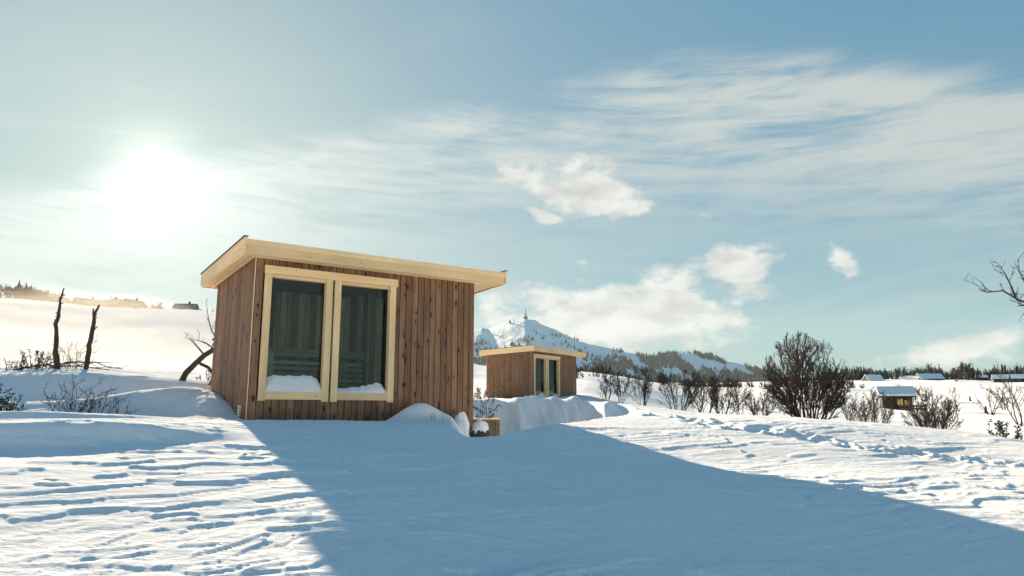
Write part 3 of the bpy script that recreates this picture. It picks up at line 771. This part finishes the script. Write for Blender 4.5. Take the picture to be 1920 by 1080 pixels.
# left: two dead trunks, a leaning tree, brushwood
def snag(px, r, pts, rad, label, seed, stubs):
    p = gp(px, r); e = empty('dead_trunk', p, 0, label, 'tree trunk', 'dead trunks'); a, b = MB(), MB(); rnd = random.Random(seed); k = r / F
    P = [Vector(((x - px) * k, rnd.gauss(0, .03), (y0) * k)) for x, y0 in pts]
    Q = [P[0]]; RR_ = [rad[0]]
    for i in range(len(P) - 1):
        for t in (.33, .66, 1): Q.append(P[i].lerp(P[i + 1], t) + Vector((rnd.gauss(0, .006), rnd.gauss(0, .006), 0))); RR_.append((rad[i] + (rad[i + 1] - rad[i]) * t) * rnd.uniform(.88, 1.15))
    a.tube(Q, RR_, 8)
    for (x, y0, dx, dy, rd) in stubs:
        s = Vector(((x - px) * k, 0, y0 * k)); b.tube([s, s + Vector((dx * k * .5, -.01, dy * k * .6)), s + Vector((dx * k, .01, dy * k))], [rd, rd * .85, rd * .6], 6)
    for i in range(16):
        j = rnd.randrange(2, len(Q) - 2); s = Q[j]; t = rnd.random() * 2 * pi; b.tube([s, s + Vector((cos(t) * .06, sin(t) * .06, rnd.uniform(-.01, .03)))], [.018, .009], 5)
    a.build('trunk', M['bark'], e); b.build('branch_stubs', M['bark'], e)
snag(101, 18.6, [(101, -12), (97, 20), (93, 48), (90, 72), (92, 90), (95, 112), (97, 130)], [.062, .056, .046, .04, .032, .022, .014], 'taller dead trunk standing on the left snow bank, tapering to a spike', 2, [(91, 70, -4, 6, .025)])
snag(151, 18.6, [(151, -12), (153, 20), (157, 48), (158, 72), (158, 88), (166, 104)], [.058, .052, .046, .04, .034, .016], 'shorter forked dead trunk right of the taller one', 3, [(158, 78, -3, 20, .024), (159, 60, 6, 9, .018)])
lp = gp(338, 17.3); le = empty('leaning_tree', lp, 0, 'leaning bare tree with forked trunk just left of the near cabin', 'tree')
k = 17.3 / F; a, b = MB(), MB(); rnd = random.Random(8)
def lv(x, y, dy=0): return Vector(((x - 338) * k, dy, (712 - y) * k))
a.tube([lv(335, 720), lv(343, 700), lv(356, 686), (lv(372, 670)), lv(388, 660), lv(404, 655), lv(430, 640), lv(450, 628)], [.075, .066, .06, .056, .052, .046, .036, .02], 8)
a.tube([lv(366, 684), lv(380, 690), lv(391, 703), lv(399, 716)], [.036, .036, .04, .045], 7)
a.tube([lv(391, 703), lv(388, 714), lv(385, 722)], [.05, .045, .04], 6)
for path in ([(380, 664), (386, 640), (380, 628), (374, 612), (371, 596), (369, 584)], [(372, 669), (362, 658), (352, 648), (348, 643), (335, 640)], [(386, 645), (395, 634), (402, 628)], [(384, 655), (374, 650), (364, 645), (362, 638)], [(390, 658), (398, 646), (404, 640)], [(402, 655), (400, 640), (396, 626)]):
    pts = [lv(x, y, rnd.gauss(0, .05)) for x, y in path]; b.tube(pts, [.02 * (1 - .75 * i / (len(pts) - 1)) for i in range(len(pts))], 5)
    cfg = dict(crook=.25, up=.05, kids=(0, 3, 2), ang=.7, len=.5, rmin=.003); cfg['from'] = .2
    for i in range(1, len(pts)):
        d = (pts[i] - pts[i - 1]).normalized(); grow((b, b), rnd, pts[i], (d + Vector((rnd.gauss(0, .6), rnd.gauss(0, .6), rnd.gauss(.2, .5)))).normalized(), rnd.uniform(.08, .25), .006, 1, 2, cfg)
a.build('trunk', M['bark'], le); b.build('branches', M['bark'], le)
shrub('bare_shrub', gp(135, 13.4), .62, 1.3, 11, 21, 'spreading bare twiggy shrub in front of the left snow bank', 'shrub', 'bare shrubs on the left', 'twig', 2, (5, 3), .2, .05, .7, .5, .009, .003)
shrub('bare_shrub', gp(182, 13.2), .55, 1.2, 9, 22, 'second bare twiggy shrub, right of the first on the left snow bank', 'shrub', 'bare shrubs on the left', 'twig', 2, (5, 3), .2, .05, .7, .5, .008, .003)
shrub('bare_shrub', gp(236, 13.0), .30, .5, 3, 23, 'tiny bare twig sprig right of the two twiggy shrubs', 'shrub', 'bare shrubs on the left', 'twig', 2, (4, 3), .2, .05, .7, .5, .005, .0028)
shrub('bare_shrub', gp(122, 18.9), .72, .55, 7, 24, 'thin pale saplings between the two dead trunks', 'shrub', 'bare shrubs on the left', 'twig', 2, (5, 4), .18, .08, .6, .5, .007, .003)
needles('juniper', gp(6, 12.2), .30, .25, .50, 15, 31, 'dark juniper bush cut by the left edge of the picture', 'juniper', 'junipers')
needles('juniper', gp(-8, 12.0), .35, .25, .42, 13, 33, 'dark low juniper at the extreme left edge', 'juniper', 'junipers')
needles('juniper', gp(28, 11.8), .16, .12, .16, 7, 34, 'small juniper tuft just right of the left-edge juniper', 'juniper', 'junipers')
needles('juniper', gp(22, 18.9), .42, .3, .36, 14, 35, 'low juniper on the left snow bank crest near the picture edge', 'juniper', 'junipers')
needles('juniper', gp(66, 18.9), .40, .3, .42, 16, 36, 'low juniper on the snow bank crest beside the taller dead trunk', 'juniper', 'junipers')
needles('juniper', gp(118, 19.1), .34, .3, .22, 9, 37, 'flat juniper between the two dead trunks', 'juniper', 'junipers')
needles('juniper', gp(385, 18.2), .24, .2, .36, 9, 38, 'small juniper behind the leaning tree', 'juniper', 'junipers')
rnd = random.Random(12)
for i, (px, r, dx, h, lab) in enumerate(((105, 18.3, 1.1, .12, 'long fallen branch lying across the crest under the dead trunks'), (150, 18.5, .9, .16, 'fallen branch right of the shorter dead trunk'))):
    p = gp(px, r); e = empty('fallen_branch', p, rnd.uniform(-.2, .2), lab, 'branch', 'fallen branches'); q = MB(); t = MB()
    pts = [Vector((-dx + 2 * dx * s / 6, rnd.gauss(0, .04), .02 + h * sin(pi * s / 6) + rnd.gauss(0, .02))) for s in range(7)]; q.tube(pts, [.022 * (1 - .1 * s) for s in range(7)], 6); q.build('limb', M['bark'], e)
    for s in range(1, 6):
        t.tube([pts[s], pts[s] + Vector((.18, rnd.gauss(0, .1), rnd.uniform(-.04, .08))), pts[s] + Vector((.38, rnd.gauss(0, .16), rnd.uniform(-.06, .1)))], [.01, .007, .004], 4)
    t.build('side_twigs', M['bark'], e)
# sprigs at the foot of the near cabin's front wall
SP = [(.42, 'tiny juniper sprig at the foot of the wall under the left jamb', .10), (.62, 'dark juniper sprig under the left window of the near cabin', .14), (.92, 'low juniper sprig with snow below the left window', .12), (1.22, 'widest juniper sprig below the middle of the windows', .15),
      (1.95, 'upright juniper sprig under the right window of the near cabin', .24), (2.12, 'small juniper sprig right of the upright one', .12), (2.35, 'low juniper sprig below the right window edge', .10), (2.95, 'juniper sprig poking from the drift near the cabin right end', .10)]
for i, (u, lab, h) in enumerate(SP):
    p = cab_pt(0, u, -.16 if u < 2.9 else -.75, 0); needles('juniper_sprig', (p.x, p.y, H(p.x, p.y) + .05), .13, .08, h, 5, 60 + i, lab, 'juniper', 'juniper sprigs at the cabin wall')
p = cab_pt(0, W + .10, 1.3, 0)
p = gp(893, 14.6); shrub('dry_plant', (p.x, p.y, -.6), 1.0, .22, 7, 71, 'dark dry plant behind the right corner of the near cabin', 'plant', None, 'twig', 2, (7, 5), .2, .04, .7, .4, .012, .006)
needles('juniper', gp(900, 18.6, .02), .30, .2, .40, 12, 72, 'brownish juniper between the two cabins', 'juniper', 'junipers', 'dry')
p = cab_pt(1, -.35, 1.25, 0); needles('juniper', (p.x, p.y, H(p.x, p.y)), .35, .25, .32, 10, 73, 'brownish juniper at the side wall of the far cabin', 'juniper', 'junipers', 'dry')
for i, (px, r, w, h, lab) in enumerate(((1878, 19.5, .22, .55, 'dark juniper sticking out of the snow at lower right'), (1905, 19.5, .13, .25, 'small dark juniper tuft right of the taller lower-right one'), (1835, 19.5, .15, .14, 'flat juniper tuft left of the lower-right juniper'),
      (1682, 22, .16, .25, 'small juniper at the foot of the bush by the hut'), (1118, 56, .5, .45, 'dark tuft on the snow knoll behind the far cabin'), (1127, 57, .9, .9, 'larger dark tuft on the knoll behind the far cabin'), (1086, 50, .3, 1.0, 'dark sprig right behind the far cabin corner'))):
    needles('juniper', gp(px, r), w, w * .7, h, 9, 90 + i, lab, 'juniper', 'junipers')

# ------------------------------------------------------------------ far buildings
def house(name, px, r, w, d, h, rise, label, group=None, wall='hutwood', rz=0, wins=(), wmat='darkglass', chim=True, drop=0, snow=.18, py=None):
    p = gp(px, r, -.5 - drop)
    if py is not None: dd = ray(px, py); p = Vector((p.x, p.y, dd.z / sqrt(dd.x ** 2 + dd.y ** 2) * r))
    e = empty(name, p, -pxaz(px) + rz, label, 'hut' if w < 6 else 'house', group)
    b = MB(); i0 = len(b.v)
    pts = [(-w / 2, 0), (-w / 2, h), (-w / 2, h), (w / 2, h), (w / 2, 0)]
    b.box(-w / 2, w / 2, -d / 2, d / 2, 0, h)
    for sx in (-1, 1):
        j = len(b.v); b.v += [(sx * w / 2, -d / 2, h), (sx * w / 2, d / 2, h), (sx * w / 2, 0, h + rise)]; b.f.append([j, j + 1, j + 2] if sx > 0 else [j + 2, j + 1, j])
    b.build('wall', M[wall], e)
    o = .45; rf = MB(); t = snow
    for sy in (-1, 1):
        e0 = (sy * (d / 2 + o), h - rise * o / (d / 2)); e1 = (0, h + rise)
        a0, a1 = -w / 2 - o, w / 2 + o
        lo = [(a0, e0[0], e0[1]), (a1, e0[0], e0[1]), (a1, 0, e1[1]), (a0, 0, e1[1])]
        if sy > 0: lo = [lo[1], lo[0], lo[3], lo[2]]
        rf.hexa(lo + [(x, y, z + t) for x, y, z in lo])
    rf.build('roof', M['frostroof' if name == 'chalet' else 'snow_soft'], e)
    fa = MB()
    fa.box(-w / 2 - o, w / 2 + o, -d / 2 - o - .03, -d / 2 - o - .002, h - rise * o / (d / 2) - .12, h - rise * o / (d / 2) + .06)
    fa.build('eaves_board', M[wall], e)
    if chim: MB().box(w * .12, w * .12 + .6, -.3, .3, h + rise - .3, h + rise + .9).build('chimney', M['stone'], e)
    for (x, z, ww, hh) in wins:
        f = MB().box(x - ww / 2 - .07, x + ww / 2 + .07, -d / 2 - .05, -d / 2 - .002, z - hh / 2 - .07, z + hh / 2 + .07).build('window', M['stone' if wmat != 'yellow' else 'hutwood'], e)
        MB().box(x - ww / 2, x - .03, -d / 2 - .07, -d / 2 - .052, z - hh / 2, z + hh / 2).build('pane', M[wmat], f)
        MB().box(x + .03, x + ww / 2, -d / 2 - .07, -d / 2 - .052, z - hh / 2, z + hh / 2).build('pane', M[wmat], f)
    return e
house('timber_hut', 1680, 105, 3.4, 2.8, 2.3, .8, 'small dark hut with snowy roof and two yellow windows', None, 'hutwood', R(8), ((.3, 1.35, .6, .8), (1.1, 1.25, .55, .65)), 'yellow', False, .3, .3, py=774)
p = gp(1712, 103); e = empty('timber_fence', p + Vector((0, 0, -.1)), R(-10), 'low dark timber fence beside the small dark hut', 'fence')
for i in range(2): MB().box(-1.6, 1.6, -.03, .03, .35 + i * .35, .55 + i * .35).build('rail', M['farwood'], e)
for i in range(4): MB().box(-1.6 + i * 1.0, -1.48 + i * 1.0, .032, .12, -.2, 1.0).build('post', M['farwood'], e)
w3 = tuple((x, 1.5, 1.1, 1.0) for x in (-2.6, 0, 2.6))
HL = 'houses on the left hillside'
house('chalet', 92, 298, 6.0, 5.5, 2.8, 1.9, 'leftmost chalet on the misty hillside behind the taller dead trunk', HL, wins=w3[:1], drop=-.3, rz=R(52))
house('chalet', 146, 296, 9.0, 5.5, 2.7, 1.9, 'long low chalet on the misty hillside between the dead trunks', HL, wins=w3, drop=-.2, rz=R(24))
house('chalet', 193, 290, 6.6, 6, 2.6, 2.2, 'chalet on the misty hillside right of the shorter dead trunk', HL, wins=w3[:2], drop=0, rz=R(-38))
house('chalet', 233, 286, 7.0, 6, 2.6, 2.2, 'chalet in the middle of the misty hillside with a gable to the right', HL, wins=w3[:2], drop=.2, rz=R(42))
house('chalet', 334, 288, 7.4, 5, 2.6, 1.7, 'darker chalet on the hillside nearest the near cabin', HL, 'hutwood', R(-20), w3[:2], drop=.5)
HR = 'houses on the right skyline'
house('lodge', 1641, 480, 9, 8, 3, 3.4, 'small steep-roofed house on the skyline above the dark hut', HR, 'hutwood', R(30), w3[:1], py=723)
house('lodge', 1712, 500, 11, 8, 3, 2.2, 'low dark house on the skyline left of the gabled one', HR, 'hutwood', R(-20), w3[:2], py=721)
house('lodge', 1747, 500, 13, 9, 3.2, 3.0, 'gabled dark house on the skyline in the middle of the tree line', HR, 'hutwood', R(25), w3[:2], py=720)
house('lodge', 1858, 520, 14, 8, 2.6, 1.8, 'long house with snowy roof at the right of the tree line', HR, 'hutwood', R(-8), w3, py=716)
house('lodge', 1903, 470, 17, 9, 2.6, 2.2, 'wide low house with snowy roof cut by the tree line at right', HR, 'hutwood', R(6), w3, py=719)
# posts on the field
for px, r, h, lab in ((1847, 100, .8, 'short dark post with a reddish foot on the white field'), (1820, 150, .9, 'tiny dark post further off on the white field')):
    p = gp(px, r); e = empty('field_post', p, 0, lab, 'post', 'posts on the field')
    MB().tube([(0, 0, -.3), (0, 0, h * .5), (.03, 0, h)], [.16, .14, .10], 7).build('shaft', M['hutwood'], e)
    MB().tube([(.1, -.05, -.2), (.1, -.05, .22)], [.16, .12], 7).build('foot', M['dry'], e)

# ------------------------------------------------------------------ far woods (masses)
def wood(name, label, px0, px1, r0, r1, n, h0, h1, mat, seed, kind=0):
    rs = np.random.RandomState(seed); mb = MB()
    for i in range(n):
        px = rs.uniform(px0, px1); r = rs.uniform(r0, r1); c = float(fbm(np.array([px * .03]), np.array([r * .01 + seed]), 3)[0])
        if c < -.22: continue
        p = gp(px, r, -.5); h = rs.uniform(h0, h1) * (1 + c * .8)
        if rs.rand() < kind:
            cone(mb, (p.x, p.y, p.z), h * 1.1, h * .2, 5, rs.rand() * 3)
        else:
            m_ = rs.randint(6, 11)
            for k in range(m_):
                t = rs.rand() * 6.28; d = Vector((cos(t) * h * .32, sin(t) * h * .32, h * rs.uniform(.6, 1.0)))
                q0 = Vector(p); q1 = q0 + d * .5 + Vector((rs.randn(), rs.randn(), 0)) * .1 * h; mb.tube([q0, q1, q0 + d], [h * .03, h * .05, h * .012], 3, False)
                for _ in range(3):
                    u = Vector((rs.randn(), rs.randn(), rs.rand() * 1.5)) * h * .14; qq = q0.lerp(q0 + d, rs.uniform(.4, 1)); mb.tube([qq, qq + u], [h * .02, h * .006], 3, False)
    o = mb.build(name, M[mat]); tag(o, label, 'wood', kind='stuff'); return o
wood('skyline_wood', 'dark line of trees along the right-hand skyline', 1560, 2100, 500, 640, 620, 5, 8.5, 'conifer', 1, .45)
wood('skyline_scrub', 'bare scrub at the foot of the mountain behind the row of bushes', 1080, 1620, 200, 420, 260, 2, 4, 'twig_far', 2, .1)
wood('hillside_wood', 'misty brown wood on the hill at far left', -250, 85, 320, 520, 420, 3, 6.0, 'twig', 3, .1)
wood('hillside_scrub', 'bare scrub around the chalets on the misty hillside', 60, 420, 285, 330, 60, 2.5, 5, 'twig', 6, 0)
shrub('skyline_tree', gp(191, 312), 6.5, .3, 5, 97, 'round bare tree standing above the chalets on the left skyline', 'tree', None, 'twig', 3, (6, 5, 4), .16, .08, .6, .5, .1, .05)
e = shrub('skyline_tree', gp(1799, 470), 9.0, .35, 6, 98, 'tallest round tree on the right-hand skyline', 'tree', None, 'twig_far', 3, (6, 6, 4), .16, .06, .7, .5, .14, .10)

# ------------------------------------------------------------------ air
zmin = -140
hz = MB().box(-5200, 5200, -900, 5200, zmin, 620).build('haze', mat_volume('haze_air', 2.0e-5, (.76, .92, 1.0), .25)); tag(hz, 'thin cold haze filling the valley', 'haze', kind='stuff')
def mist(px, r, z, rx, ry, rz_, dens, seed):
    a = pxaz(px)
    o = lump('mist', mat_volume('mist_air', dens, (1, .94, .84), .35), None, rx, ry, rz_, seed, (r * sin(a), r * cos(a), z), -a, .45, 26, -1, 1.3)
    return o
for px, r, z, rx, ry, h, dn, lab in ((120, 130, 3, 62, 40, 9, .0028, 'broad pale mist bank drifting behind the dead trunks'), (320, 170, 5, 60, 45, 10, .003, 'broad pale mist bank below the right-hand chalets'),
      (-80, 180, 10, 80, 50, 13, .0028, 'broad pale mist bank on the hill at the left edge'), (230, 75, 2, 30, 18, 6.0, .003, 'low mist patch just behind the left snow bank'),
      (40, 200, 17, 22, 16, 6, .009, 'bright mist wisp under the leftmost chalet'), (225, 205, 16, 20, 14, 5.5, .010, 'bright mist wisp below the middle chalets'), (300, 190, 14, 12, 12, 6, .014, 'bright mist puff left of the darker chalet'), (150, 240, 29, 26, 10, 6.0, .008, 'thin mist wisp drifting along the foot of the left-hand chalets'), (260, 235, 24, 20, 10, 6.0, .008, 'thin mist wisp drifting right of the middle chalets'), (370, 180, 13, 18, 12, 5, .009, 'bright mist wisp beside the near cabin roof')):
    tag(mist(px, r, z, rx, ry, h, dn, int(r) % 37), lab, 'mist', kind='stuff')
